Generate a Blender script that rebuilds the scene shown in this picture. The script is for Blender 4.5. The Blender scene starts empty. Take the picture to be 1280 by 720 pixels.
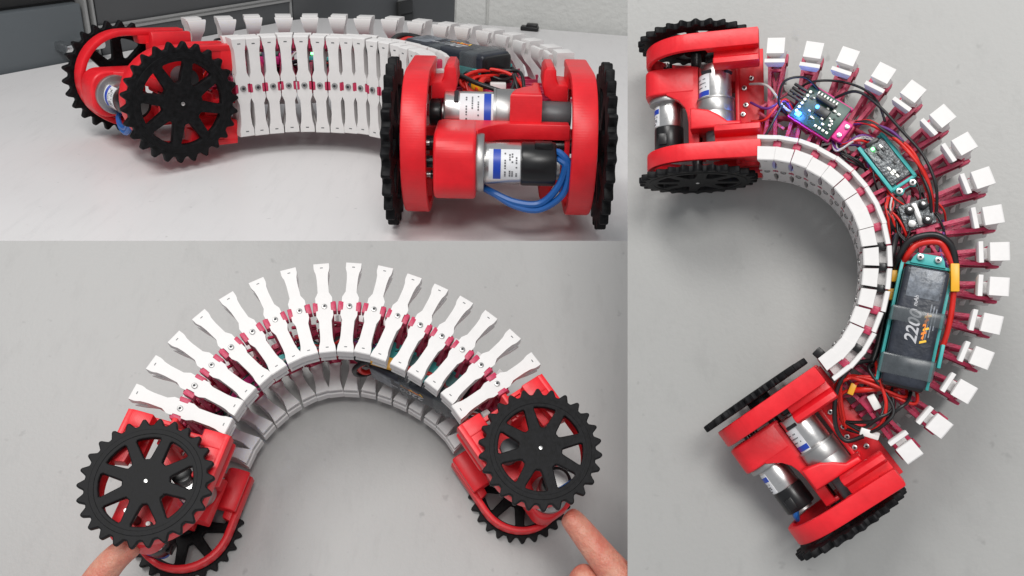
import bpy, bmesh, math, random
from mathutils import Vector, Matrix
import numpy as np

random.seed(7)
R_ = math.radians
scene = bpy.context.scene
COL = scene.collection

# ------------------------------------------------------------------ measured geometry
# Three robots (A: standing seen from the front, B: lying on its side, C: standing seen from
# above). sh = wheel half track, rib half track, rib foot height, rib height, module reach;
# par = rib pitch, 15 joint bends, module yaws, module tilts.
FIT = {
    'A': dict(sh=[0.6506, 0.5686, 0.1479, 0.766, 0.5726], par=[0.19, 0.1283, 0.1256, 0.1213, 0.119, 0.1196, 0.1228, 0.1347, 0.1397, 0.1357, 0.1214, 0.119, 0.1247, 0.1331, 0.1397, 0.1425, 0.1344, 0.2663, 0.0744, -0.1435], ks=[0.9051, 1.1196],
         t=[-1.0936, -1.3463, 7.7143], R=[[0.95221, 0.30414, 0.0281], [0.15626, -0.40602, -0.90041], [-0.26244, 0.86177, -0.43414]]),
    'B': dict(sh=[0.7543, 0.5936, 0.1331, 0.8452, 0.5682], par=[0.2127, 0.1449, 0.1386, 0.1373, 0.1482, 0.1625, 0.1728, 0.1805, 0.1758, 0.1639, 0.1368, 0.1083, 0.0951, 0.1074, 0.1427, 0.1718, 0.0852, 0.0188, 0.044, 0.0001], ks=[0.993, 1.0063],
         t=[-1.5682, 0.4138, 8.1085], R=[[0.99219, -0.10241, -0.07118], [-0.02033, 0.43028, -0.90247], [0.12305, 0.89687, 0.42484]]),
    'C': dict(sh=[0.6313, 0.5577, 0.1304, 0.8155, 0.5424], par=[0.2191, 0.1581, 0.1671, 0.1653, 0.1668, 0.1653, 0.1597, 0.1626, 0.1611, 0.1475, 0.1276, 0.1226, 0.1331, 0.1553, 0.1749, 0.18, 0.1092, 0.0621, 0.0292, -0.0372], ks=[0.9973, 1.0018],
         t=[3.4412, -0.4967, 7.4049], R=[[0.21682, 0.92237, -0.31973], [0.96299, -0.25581, -0.08496], [-0.16015, -0.28948, -0.94369]]),
}

SCALE = {'A': 0.168, 'B': 0.0905, 'C': 0.0775}      # wheel diameter of each robot in metres
FPX = 1100.0

# world axes seen from the camera: table of robot A is level
RA = np.array(FIT['A']['R']); up = np.array([0.05672, -0.88498, -0.46216])
xa = np.array([1.0, 0, 0]); xa = xa - up * (xa @ up); xa /= np.linalg.norm(xa)
ya = np.cross(up, xa)
T = np.array([xa, ya, up])                           # camera coords (x right, y down, z ahead) -> world
CAM_H = 2.47277 * SCALE['A']
CAM = np.array([0, 0, CAM_H])

def w(c):                                            # camera-frame point -> world
    return Vector(T @ np.asarray(c, float) + CAM)

# ------------------------------------------------------------------ camera, light, exposure
cam_d = bpy.data.cameras.new('camera')
cam = bpy.data.objects.new('camera', cam_d); COL.objects.link(cam)
M = T @ np.diag([1.0, -1.0, -1.0])
mw = Matrix([list(M[0]) + [0], list(M[1]) + [0], list(M[2]) + [CAM_H], [0, 0, 0, 1]])
cam.matrix_world = mw
cam_d.sensor_width = 36; cam_d.lens = FPX / 1280 * 36
cam_d.clip_start = 0.02; cam_d.clip_end = 60
scene.camera = cam

world = bpy.data.worlds.new('World'); scene.world = world; world.use_nodes = True
bg = world.node_tree.nodes['Background']
bg.inputs[0].default_value = (0.93, 0.96, 1.0, 1); bg.inputs[1].default_value = 0.48

def area(name, loc, target, size, power, color=(1, 1, 1)):
    d = bpy.data.lights.new(name, 'AREA'); d.shape = 'RECTANGLE'; d.size, d.size_y = size
    d.energy = power; d.color = color
    o = bpy.data.objects.new(name, d); COL.objects.link(o)
    o.location = loc
    o.rotation_euler = (Vector(target) - Vector(loc)).to_track_quat('-Z', 'Y').to_euler()
    return o
area('ceiling_lamp', (0.15, -1.25, 2.3), (0.1, 0.5, 0.0), (0.9, 0.7), 38, (1, 0.985, 0.96))
area('ceiling_lamp', (-0.9, -0.1, 2.5), (0.0, 0.8, 0.0), (1.1, 0.7), 36, (1, 0.985, 0.96))

vs = scene.view_settings
vs.view_transform = 'Standard'; vs.look = 'None'; vs.gamma = 1; vs.exposure = 0.0; vs.use_curve_mapping = False
scene.cycles.max_bounces = 6; scene.cycles.diffuse_bounces = 3; scene.cycles.glossy_bounces = 3

# ------------------------------------------------------------------ materials
def mat(name, col, rough=0.5, metal=0.0, var=0.0, vscale=8.0, bump=0.0, bscale=200.0, layers=0.0, spec=0.5,
        emit=None, estr=0.0, coat=0.0, alpha=1.0, sss=0.0):
    m = bpy.data.materials.new(name); m.use_nodes = True
    nt = m.node_tree; b = nt.nodes['Principled BSDF']
    b.inputs['Base Color'].default_value = (*col, 1); b.inputs['Roughness'].default_value = rough
    b.inputs['Metallic'].default_value = metal; b.inputs['Specular IOR Level'].default_value = spec
    b.inputs['Coat Weight'].default_value = coat
    if alpha < 1: b.inputs['Alpha'].default_value = alpha
    if sss: 
        b.inputs['Subsurface Weight'].default_value = sss; b.inputs['Subsurface Scale'].default_value = 0.004
        b.inputs['Subsurface Radius'].default_value = (1.0, 0.35, 0.2)
    if emit:
        b.inputs['Emission Color'].default_value = (*emit, 1); b.inputs['Emission Strength'].default_value = estr
    tc = nt.nodes.new('ShaderNodeTexCoord')
    if var:
        n = nt.nodes.new('ShaderNodeTexNoise'); n.inputs['Scale'].default_value = vscale
        n.inputs['Detail'].default_value = 6; n.inputs['Roughness'].default_value = 0.6
        nt.links.new(tc.outputs['Object'], n.inputs['Vector'])
        cr = nt.nodes.new('ShaderNodeMapRange'); cr.inputs[1].default_value = 0.3; cr.inputs[2].default_value = 0.7
        cr.inputs[3].default_value = 1 - var; cr.inputs[4].default_value = 1 + var
        nt.links.new(n.outputs['Fac'], cr.inputs[0])
        mx = nt.nodes.new('ShaderNodeMix'); mx.data_type = 'RGBA'; mx.blend_type = 'MULTIPLY'; mx.inputs[0].default_value = 1
        mx.inputs[6].default_value = (*col, 1); nt.links.new(cr.outputs[0], mx.inputs[7])
        nt.links.new(mx.outputs[2], b.inputs['Base Color'])
        rr = nt.nodes.new('ShaderNodeMapRange'); rr.inputs[3].default_value = max(0.05, rough - 0.1); rr.inputs[4].default_value = min(1, rough + 0.12)
        nt.links.new(n.outputs['Fac'], rr.inputs[0]); nt.links.new(rr.outputs[0], b.inputs['Roughness'])
    last = None
    if bump:
        n2 = nt.nodes.new('ShaderNodeTexNoise'); n2.inputs['Scale'].default_value = bscale; n2.inputs['Detail'].default_value = 3
        nt.links.new(tc.outputs['Object'], n2.inputs['Vector'])
        bp = nt.nodes.new('ShaderNodeBump'); bp.inputs['Strength'].default_value = bump; bp.inputs['Distance'].default_value = 0.01
        nt.links.new(n2.outputs['Fac'], bp.inputs['Height']); last = bp
    if layers:                                        # print layers of a 3D-printed part
        wv = nt.nodes.new('ShaderNodeTexWave'); wv.bands_direction = 'Z'; wv.inputs['Scale'].default_value = 22
        wv.inputs['Distortion'].default_value = 0.6; wv.inputs['Detail'].default_value = 1
        nt.links.new(tc.outputs['Object'], wv.inputs['Vector'])
        bp = nt.nodes.new('ShaderNodeBump'); bp.inputs['Strength'].default_value = layers; bp.inputs['Distance'].default_value = 0.004
        nt.links.new(wv.outputs['Fac'], bp.inputs['Height'])
        if last: nt.links.new(last.outputs['Normal'], bp.inputs['Normal'])
        last = bp
    if last: nt.links.new(last.outputs['Normal'], b.inputs['Normal'])
    return m

MAT = dict(
    white=mat('white_print', (0.715, 0.695, 0.685), 0.5, var=0.05, vscale=6, layers=0.03, bump=0.012, bscale=40),
    red=mat('red_print', (0.74, 0.011, 0.020), 0.40, var=0.11, vscale=7, layers=0.03, bump=0.02, bscale=26),
    pink=mat('raspberry_flex', (0.47, 0.028, 0.085), 0.42, var=0.22, vscale=9, bump=0.1, bscale=50),
    magenta=mat('magenta_print', (0.74, 0.04, 0.26), 0.42, var=0.1, layers=0.12),
    teal=mat('teal_print', (0.05, 0.42, 0.41), 0.45, var=0.1, layers=0.12),
    black=mat('black_print', (0.0062, 0.0062, 0.0070), 0.52, var=0.8, vscale=24, bump=0.04, bscale=60, layers=0.03, spec=0.16),
    blackgloss=mat('black_plastic', (0.008, 0.008, 0.009), 0.32, var=0.2, spec=0.4),
    grey=mat('grey_plastic', (0.10, 0.105, 0.11), 0.4, var=0.15),
    steel=mat('brushed_steel', (0.62, 0.61, 0.60), 0.30, metal=1.0, var=0.05, vscale=14, bump=0.01, bscale=90),
    gear=mat('gearbox_zinc', (0.40, 0.395, 0.39), 0.42, metal=1.0, var=0.08, vscale=8, bump=0.015, bscale=60),
    label=mat('motor_sticker', (0.74, 0.75, 0.77), 0.38, var=0.05),
    blue=mat('blue_band', (0.012, 0.055, 0.42), 0.35, var=0.1),
    ink=mat('ink', (0.02, 0.02, 0.025), 0.6),
    print=mat('small_print', (0.11, 0.11, 0.12), 0.5),
    amber=mat('yellow_print', (0.85, 0.50, 0.03), 0.35),
    wred=mat('red_cable', (0.62, 0.018, 0.012), 0.35, var=0.1),
    wblack=mat('black_cable', (0.012, 0.012, 0.013), 0.38, var=0.2),
    wblue=mat('blue_cable', (0.010, 0.10, 0.36), 0.35, var=0.1),
    wgrey=mat('grey_cable', (0.55, 0.52, 0.50), 0.4),
    wpurple=mat('purple_cable', (0.13, 0.03, 0.20), 0.4),
    yellow=mat('yellow_plug', (0.85, 0.42, 0.02), 0.4, var=0.08),
    plug=mat('white_plug', (0.78, 0.77, 0.75), 0.4, var=0.04),
    pcb=mat('green_board', (0.022, 0.075, 0.058), 0.35, var=0.3, vscale=30),
    chip=mat('chip', (0.015, 0.015, 0.017), 0.35),
    solder=mat('solder', (0.72, 0.72, 0.66), 0.3, metal=0.6),
    led=mat('led_blue', (0.1, 0.4, 1.0), 0.3, emit=(0.03, 0.25, 1.0), estr=9.0),
    ledg=mat('led_green', (0.2, 0.9, 0.2), 0.3, emit=(0.15, 1.0, 0.25), estr=5.0),
    shield=mat('module_shield', (0.15, 0.16, 0.165), 0.36, metal=0.6, var=0.35, vscale=22, bump=0.3, bscale=30),
    batt=mat('battery_wrap', (0.022, 0.026, 0.037), 0.36, var=0.3, vscale=10, bump=0.08, bscale=12, coat=0.08, spec=0.35),
    battpale=mat('battery_print', (0.15, 0.165, 0.19), 0.34, var=0.6, vscale=16, bump=0.10, bscale=16, coat=0.1),
    tape=mat('clear_tape', (0.125, 0.14, 0.15), 0.2, var=0.3, alpha=0.5),
    orange=mat('orange_print', (0.85, 0.24, 0.02), 0.35),
    letter=mat('white_print_ink', (0.46, 0.46, 0.48), 0.35),
    skin=mat('skin', (0.52, 0.225, 0.155), 0.48, var=0.13, vscale=28, bump=0.22, bscale=260, sss=0.25),
    nail=mat('nail', (0.66, 0.36, 0.29), 0.28, var=0.05),
)

def blotch(m, a, b, scale):
    nt = m.node_tree; bs = nt.nodes['Principled BSDF']; tc = nt.nodes.new('ShaderNodeTexCoord')
    n = nt.nodes.new('ShaderNodeTexNoise'); n.inputs['Scale'].default_value = scale; n.inputs['Detail'].default_value = 5
    cr = nt.nodes.new('ShaderNodeValToRGB'); cr.color_ramp.elements[0].position = .36; cr.color_ramp.elements[1].position = .64
    cr.color_ramp.elements[0].color = (*a, 1); cr.color_ramp.elements[1].color = (*b, 1)
    nt.links.new(tc.outputs['Object'], n.inputs['Vector']); nt.links.new(n.outputs['Fac'], cr.inputs[0]); nt.links.new(cr.outputs[0], bs.inputs['Base Color'])
    v = nt.nodes.new('ShaderNodeTexVoronoi'); v.inputs['Scale'].default_value = 900; bp = nt.nodes.new('ShaderNodeBump'); bp.inputs['Strength'].default_value = .25; bp.inputs['Distance'].default_value = .001
    nt.links.new(tc.outputs['Object'], v.inputs['Vector']); nt.links.new(v.outputs['Distance'], bp.inputs['Height'])
    old = bs.inputs['Normal'].links[0].from_socket; nt.links.new(old, bp.inputs['Normal']); nt.links.new(bp.outputs['Normal'], bs.inputs['Normal'])
blotch(MAT['skin'], (0.58, 0.27, 0.19), (0.54, 0.165, 0.115), 75)

# ------------------------------------------------------------------ mesh helpers
class MB:
    """collects shapes in one bmesh; every shape gets a material slot"""
    def __init__(self): self.bm = bmesh.new(); self.mats = []
    def slot(self, m):
        if m not in self.mats: self.mats.append(m)
        return self.mats.index(m)
    def _merge(self, b, m, mx=None):
        if mx is not None: bmesh.ops.transform(b, matrix=mx, verts=b.verts)
        k = self.slot(m)
        for f in b.faces: f.material_index = k
        me = bpy.data.meshes.new('tmp'); b.to_mesh(me); b.free()
        self.bm.from_mesh(me); bpy.data.meshes.remove(me)
    def box(self, a, c, m, bev=0.0, mx=None, seg=2):
        b = bmesh.new(); bmesh.ops.create_cube(b, size=1)
        a = Vector(a); c = Vector(c)
        for v in b.verts: v.co = Vector(((a[i] + c[i]) / 2 + v.co[i] * (c[i] - a[i]) for i in range(3)))
        if bev: bmesh.ops.bevel(b, geom=b.edges[:], offset=bev, segments=seg, affect='EDGES', profile=0.5)
        self._merge(b, m, mx); return self
    def cyl(self, p, q, r, m, r2=None, n=28, bev=0.0, mx=None):
        p = Vector(p); q = Vector(q); d = q - p
        b = bmesh.new(); bmesh.ops.create_cone(b, cap_ends=True, segments=n, radius1=r, radius2=r if r2 is None else r2, depth=d.length)
        if bev:
            ed = [e for e in b.edges if len(e.link_faces) == 2 and any(len(f.verts) > 4 for f in e.link_faces)]
            bmesh.ops.bevel(b, geom=ed, offset=bev, segments=2, affect='EDGES', profile=0.5)
        t = Matrix.Translation((p + q) / 2) @ d.to_track_quat('Z', 'Y').to_matrix().to_4x4()
        bmesh.ops.transform(b, matrix=t, verts=b.verts); self._merge(b, m, mx); return self
    def beam(self, p, q, r, m, r2=None):             # square bar
        p = Vector(p); q = Vector(q); d = q - p
        b = bmesh.new(); bmesh.ops.create_cone(b, cap_ends=True, segments=4, radius1=r * 1.3, radius2=(r2 or r) * 1.3, depth=d.length)
        bmesh.ops.rotate(b, matrix=Matrix.Rotation(R_(45), 3, 'Z'), verts=b.verts)
        t = Matrix.Translation((p + q) / 2) @ d.to_track_quat('Z', 'Y').to_matrix().to_4x4()
        bmesh.ops.transform(b, matrix=t, verts=b.verts); self._merge(b, m); return self
    def prism(self, pts, lo, hi, m, axis='Z', bev=0.0, seg=2, mx=None):
        """polygon pts swept along axis. axis Z: pts=(x,y); Y: pts=(x,z); X: pts=(y,z)"""
        b = bmesh.new()
        def put(p, h):
            return {'Z': (p[0], p[1], h), 'Y': (p[0], h, p[1]), 'X': (h, p[0], p[1])}[axis]
        A = [b.verts.new(put(p, lo)) for p in pts]; B = [b.verts.new(put(p, hi)) for p in pts]
        n = len(pts)
        fa = b.faces.new(A); fb = b.faces.new(B)
        for i in range(n): b.faces.new((A[i], A[(i + 1) % n], B[(i + 1) % n], B[i]))
        bmesh.ops.recalc_face_normals(b, faces=b.faces)
        if bev:
            ed = [e for e in b.edges if fa in e.link_faces or fb in e.link_faces]
            bmesh.ops.bevel(b, geom=ed, offset=bev, segments=seg, affect='EDGES', profile=0.5)
        bmesh.ops.triangulate(b, faces=[f for f in b.faces if len(f.verts) > 4])
        self._merge(b, m, mx); return self
    def raw(self, verts, faces, m, mx=None):
        b = bmesh.new(); V = [b.verts.new(v) for v in verts]
        for f in faces: b.faces.new([V[i] for i in f])
        bmesh.ops.recalc_face_normals(b, faces=b.faces)
        bmesh.ops.triangulate(b, faces=[f for f in b.faces if len(f.verts) > 4])
        self._merge(b, m, mx); return self
    def mesh(self, me, m, mx=None):
        b = bmesh.new(); b.from_mesh(me); self._merge(b, m, mx); return self
    def tube(self, pts, r, m, n=8, sub=6, r_end=None):
        pts = smooth(pts, sub); N = len(pts)
        b = bmesh.new(); rings = []; ref = None
        for i, p in enumerate(pts):
            d = (pts[min(i + 1, N - 1)] - pts[max(i - 1, 0)]).normalized()
            if ref is None: ref = d.orthogonal().normalized()
            ref = (ref - d * ref.dot(d)).normalized(); bi = d.cross(ref)
            rr = r if r_end is None else r + (r_end - r) * i / (N - 1)
            rings.append([b.verts.new(p + (ref * math.cos(a) + bi * math.sin(a)) * rr) for a in (2 * math.pi * k / n for k in range(n))])
        for i in range(N - 1):
            for k in range(n): b.faces.new((rings[i][k], rings[i][(k + 1) % n], rings[i + 1][(k + 1) % n], rings[i + 1][k]))
        b.faces.new(rings[0]); b.faces.new(rings[-1])
        bmesh.ops.recalc_face_normals(b, faces=b.faces); self._merge(b, m); return self
    def data(self, name, ang=35):
        me = bpy.data.meshes.new(name); self.bm.to_mesh(me); self.bm.free()
        for m in self.mats: me.materials.append(m)
        me.shade_smooth(); me.set_sharp_from_angle(angle=R_(ang))
        return me
    def obj(self, name, parent=None, ang=35):
        return link(name, self.data(name, ang), parent)

def smooth(pts, sub=6):
    P = [Vector(p) for p in pts]
    if len(P) < 3: return P
    out = []
    for i in range(len(P) - 1):
        a = P[max(i - 1, 0)]; b = P[i]; c = P[i + 1]; d = P[min(i + 2, len(P) - 1)]
        for k in range(sub):
            t = k / sub
            out.append(0.5 * ((2 * b) + (c - a) * t + (2 * a - 5 * b + 4 * c - d) * t * t + (3 * b - a - 3 * c + d) * t ** 3))
    out.append(P[-1]); return out

def link(name, me, parent=None):
    o = bpy.data.objects.new(name, me); COL.objects.link(o)
    if parent is not None: o.parent = parent
    return o
def empty(name, parent=None, mx=None):
    o = link(name, None, parent)
    if mx is not None: o.matrix_local = mx
    return o
def tag(o, label, cat, group=None):
    o['label'] = label; o['category'] = cat
    if group: o['group'] = group
    return o
def structure(o): o['kind'] = 'structure'; return o

def curve_solid(loops, thick, bev=0.0):
    """flat plate with holes from closed 2D loops; plate in XY, centred on z=0"""
    cu = bpy.data.curves.new('tmp', 'CURVE'); cu.dimensions = '2D'; cu.fill_mode = 'BOTH'
    cu.extrude = thick / 2 - bev; cu.bevel_depth = bev; cu.bevel_resolution = 1; cu.offset = -bev
    for lp in loops:
        sp = cu.splines.new('POLY'); sp.points.add(len(lp) - 1); sp.use_cyclic_u = True
        for p, q in zip(sp.points, lp): p.co = (q[0], q[1], 0, 1)
    o = bpy.data.objects.new('tmp', cu); COL.objects.link(o)
    dg = bpy.context.evaluated_depsgraph_get()
    me = bpy.data.meshes.new_from_object(o.evaluated_get(dg))
    bpy.data.objects.remove(o); bpy.data.curves.remove(cu)
    return me

def text_mesh(s, size, shear=0.0, thick=0.002):
    cu = bpy.data.curves.new('tmp', 'FONT'); cu.body = s; cu.size = size; cu.shear = shear; cu.extrude = thick
    cu.align_x = 'CENTER'; cu.align_y = 'CENTER'; cu.offset = size * 0.018; cu.resolution_u = 3
    o = bpy.data.objects.new('tmp', cu); COL.objects.link(o)
    dg = bpy.context.evaluated_depsgraph_get()
    me = bpy.data.meshes.new_from_object(o.evaluated_get(dg))
    bpy.data.objects.remove(o); bpy.data.curves.remove(cu)
    return me

# ------------------------------------------------------------------ robot skeleton
NV = 16
def chain(par):
    p = par[0]; th = np.cumsum([0] + list(par[1:16])); th = th - (th[7] + th[8]) / 2
    pos = np.zeros((NV, 2))
    for i in range(NV - 1):
        a, b = th[i], th[i + 1]
        pos[i + 1] = pos[i] + p / 2 * np.array([math.cos(a), -math.sin(a)]) + p / 2 * np.array([math.cos(b), -math.sin(b)])
    pos -= (pos[7] + pos[8]) / 2
    return pos, th

class Rig:
    """where the ribs and modules of one robot stand, in wheel diameters"""
    def __init__(s, k):
        d = FIT[k]; s.k = k
        s.yw, yp, s.zb, s.H, s.du = d['sh']; s.par = d['par']; s.ks = d['ks']
        s.pitch = k == 'B'; s.zoff = -(s.zb + s.H / 2) if s.pitch else 0.0
        s.yin, s.yout = {'A': (yp, yp + .01), 'B': (yp, yp), 'C': (yp, .425)}[k]
        s.pos, s.th = chain(s.par)
        s.zoffu = s.zoff if not s.pitch else -(1.0 - (s.zb + s.H / 2))   # robot B is curled with its open top inside the bend
    def basis(s, p, a):
        c, n = math.cos(a), math.sin(a)
        if not s.pitch: return Vector((p[0], p[1], 0)), Vector((c, -n, 0)), Vector((n, c, 0)), Vector((0, 0, 1))
        return Vector((p[0], 0, p[1])), Vector((c, 0, -n)), Vector((0, 1, 0)), Vector((n, 0, c))
    def vert(s, i):
        i0 = max(0, min(int(math.floor(i)), NV - 2)); f = i - i0
        o, x, y, z = s.basis(s.pos[i0] * (1 - f) + s.pos[i0 + 1] * f, s.th[i0] * (1 - f) + s.th[i0 + 1] * f)
        if s.pitch: y, z = -y, -z
        return mat4(o + z * s.zoff, x, y, z)
    def at(s, i, y, z): return s.vert(i) @ Vector((0, y, z))
    def unit(s, k):
        par = s.par; i, sg = (0, -1) if k == 1 else (15, 1)
        a = s.th[i]; ua = a + sg * par[15 + k]; q = s.ks[k - 1]
        p = s.pos[i] + sg * par[0] / 2 * np.array([math.cos(a), -math.sin(a)])
        o, x, y, z = s.basis(p, ua); f = x * sg; l = y * sg; rl = par[17 + k]
        if not s.pitch: f, z = f * math.cos(rl) + z * math.sin(rl), z * math.cos(rl) - f * math.sin(rl)
        else: f, l = f * math.cos(rl) + l * math.sin(rl), l * math.cos(rl) - f * math.sin(rl)
        if s.pitch: l, z = -l, -z
        m = mat4(o + f * s.du * q + z * s.zoffu, f * q, l * q, z * q)
        if s.k == 'A' and k == 2: m = m @ Matrix.Translation((0, 0, .5)) @ Matrix.Rotation(-.20, 4, 'Y') @ Matrix.Translation((0, 0, -.5))
        return m
    def upt(s, k, x, y, z): return s.unit(k) @ Vector((x, y, z))

def mat4(o, x, y, z):
    return Matrix(((x[0], y[0], z[0], o[0]), (x[1], y[1], z[1], o[1]), (x[2], y[2], z[2], o[2]), (0, 0, 0, 1)))

# ------------------------------------------------------------------ wheel
def wheel_mesh():
    NT = 26; loop = []
    for k in range(NT):
        for fr, r in ((-.5, .446), (-.37, .449), (-.25, .468), (-.13, .491), (-.05, .4985), (.05, .4985), (.13, .491), (.25, .468), (.37, .449)):
            a = 2 * math.pi * (k + fr) / NT; loop.append((r * math.cos(a), r * math.sin(a)))
    holes = []
    for k in range(8):
        c = 2 * math.pi * (k + .5) / 8; h = []
        def P(r, da): return (r * math.cos(c + da), r * math.sin(c + da))
        for j in range(9): h.append(P(.342, R_(-14.5 + 29 * j / 8)))
        h += [P(.328, R_(15.5)), P(.19, R_(8)), P(.176, R_(5)), P(.176, R_(-5)), P(.19, R_(-8)), P(.328, R_(-15.5))]
        holes.append(h)
    b = MB()
    rx = Matrix.Rotation(R_(90), 4, 'X')
    b.mesh(curve_solid([loop] + holes, .055, .009), MAT['black'], Matrix.Translation((0, -.010, 0)) @ rx)   # outer face at y = -.0375
    ring = lambda r: [(r * math.cos(2 * math.pi * j / 56), r * math.sin(2 * math.pi * j / 56)) for j in range(56)]
    b.mesh(curve_solid([ring(.412), ring(.372)], .012, .004), MAT['black'], Matrix.Translation((0, -.0355, 0)) @ rx)
    b.cyl((0, -.0445, 0), (0, -.03, 0), .016, MAT['steel'], n=14, bev=.003)
    b.cyl((0, .01, 0), (0, .09, 0), .10, MAT['black'], bev=.01)
    return b.data('wheel', 30)
WHEEL = wheel_mesh()

# ------------------------------------------------------------------ drive module parts (x ahead, y left, z up, wheel centre above origin)
def side_frame_mesh(yw, mirror):
    a, b_ = yw - .245, yw - .10
    m = MAT['red']; b = MB()
    arc = lambda r, d: [(r * math.cos(t), (.515 + r * math.sin(t))) for t in (d * (-math.pi / 2 + math.pi * j / 22) for j in range(23))]
    out = [(-.53, .09)] + arc(.425, 1) + [(-.53, .94)]
    inn = [(-.53, .89)] + arc(.375, -1) + [(-.53, .14)]
    b.prism(out + inn, a, b_, m, 'Y', bev=.012)
    b.box((-.535, a + .004, .72), (-.40, b_ - .004, .925), m, .012)              # lugs the ribs bolt to
    b.box((-.535, a + .004, .11), (-.40, b_ - .004, .30), m, .012)
    b.box((-.50, a + .004, .2), (-.46, a + .05, .8), m, .008)
    b.prism([(-.43, .74), (-.36, .80), (-.12, .82), (-.10, .905), (-.43, .905)], a + .004, b_ - .012, m, 'Y', bev=.008)
    b.prism([(-.43, .32), (-.36, .26), (-.12, .24), (-.10, .13), (-.43, .13)], a + .004, b_ - .012, m, 'Y', bev=.008)
    for z0, s in ((.95, -1), (.09, 1)):                                         # channel rail, top and bottom
        pts = [(a + .012, z0 + s * .22), (a - .09, z0 + s * .215), (a - .135, z0 + s * .18), (a - .148, z0 + s * .12), (a - .142, z0 + s * .035), (a - .126, z0 + s * .012),
               (a - .086, z0 + s * .012), (a - .068, z0 + s * .035), (a - .064, z0 + s * .09), (a - .05, z0 + s * .115), (a + .012, z0 + s * .12)]
        b.prism(pts, -.535, -.17, m, 'X', bev=.014)
    b.cyl((0, b_ - .02, .5), (0, b_ + .03, .5), .06, MAT['black'])
    b.cyl((0, a - .14, .5), (0, b_, .5), .045, MAT['blackgloss'])
    for z in (.22, .8): b.cyl((-.405, (a + b_) / 2, z), (-.39, (a + b_) / 2, z), .016, MAT['steel'], n=12)
    if mirror:
        bmesh.ops.transform(b.bm, matrix=Matrix.Scale(-1, 4, (0, 1, 0)), verts=b.bm.verts)
        bmesh.ops.reverse_faces(b.bm, faces=b.bm.faces)
    return b.data('side_frame', 32)

def bracket_mesh(yw):
    m = MAT['red']; b = MB(); a = yw - .245
    k = yw / .64
    Y = lambda v: v * k
    c = (.245, .45); q = .13
    corner = lambda cx, cz, t0, n=7: [(cx + q * math.cos(R_(t0 + 90 * j / n)), cz + q * math.sin(R_(t0 + 90 * j / n))) for j in range(n + 1)]
    st = corner(.435 - q, c[1] - .195 + q, -90) + corner(.435 - q, c[1] + .195 - q, 0)
    b.prism(st + [(.02, c[1] + .195), (-.03, c[1] + .17), (-.03, c[1] - .17), (.02, c[1] - .195)], Y(-.36), Y(-.125), m, 'Y', bev=.02, seg=3)
    top = [(.05, Y(-.34)), (.24, Y(-.34)), (.245, Y(-.12)), (.20, Y(-.095)), (.14, Y(-.06)), (.09, Y(-.0)), (.07, Y(.06)), (.06, Y(.14)), (.06, a + .01), (-.03, a + .01), (-.03, Y(-.34))]
    b.prism(top, .545, .642, m, 'Z', bev=.012)
    clamp = [(.03, Y(.06)), (-.05, Y(.07)), (-.12, Y(.085)), (-.20, Y(.13)), (-.27, Y(.19)), (-.38, Y(.195)), (-.38, Y(.245)), (.03, Y(.245))]
    b.prism(clamp, .50, .815, m, 'Z', bev=.02, seg=3)
    b.box((-.39, Y(.19), .28), (.02, Y(.24), .66), m, .02)
    b.box((-.56, -a - .12, .44), (-.33, a + .12, .485), m, .008)                 # deck with screws
    b.box((-.36, -a - .10, .40), (-.325, a + .10, .53), m, .008)
    b.box((-.55, -a - .01, .16), (-.515, a + .01, .45), m, .006)
    b.cyl((c[0], Y(-.13), c[1]), (c[0], Y(-.08), c[1]), .168, MAT['gear'], n=36, bev=.01)
    for x, y in ((-.40, -.17), (-.385, .06), (-.41, -.02), (-.46, .20), (-.46, -.25), (-.38, .16)):
        b.cyl((x, Y(y), .48), (x, Y(y), .505), .022, MAT['steel'], n=14, bev=.004); b.cyl((x, Y(y), .5), (x, Y(y), .507), .011, MAT['ink'], n=6)
    b.box((-.06, a - .015, .30), (.05, a + .02, .62), m, .01)
    # shafts and couplers
    b.cyl((-.17, Y(.24), .65), (-.17, a + .03, .65), .085, MAT['grey'], bev=.01)
    b.cyl((-.17, -a - .02, .65), (-.17, Y(-.35), .65), .08, MAT['blackgloss'], bev=.01)
    for z, x in ((.56, .25), (.46, .25), (.36, .2)):
        b.cyl((x, Y(-.33), z), (x, Y(-.33) - .06, z), .026, MAT['blackgloss'], n=16)
        b.cyl((x, Y(-.33) - .05, z), (x, Y(-.33) - .10, z), .017, MAT['steel'], n=12)
    b.cyl((.245, Y(-.33), .45), (.245, -a - .06, .45), .035, MAT['blackgloss'])
    return b.data('drive_unit', 32)

def motor_mesh(x, z, y0, y1, r, name):
    b = MB(); s = MAT['steel']
    b.cyl((x, y0, z), (x, y1, z), r, s, n=40, bev=.012)
    b.cyl((x, y0 - .012, z), (x, y0 + .02, z), r * .45, MAT['gear'], n=24)
    if name == 'rear':
        for t in (60, 150):
            c = Vector((x + (r + .0) * math.cos(R_(t)), y0 + .075, z + r * math.sin(R_(t))))
            mx = Matrix.Translation(c) @ Matrix.Rotation(R_(90 - t), 4, 'Y')
            b.box((-.05, -.014, -.012), (.05, .014, .004), MAT['ink'], .006, mx)
    return b.data('motor', 35)

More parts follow.
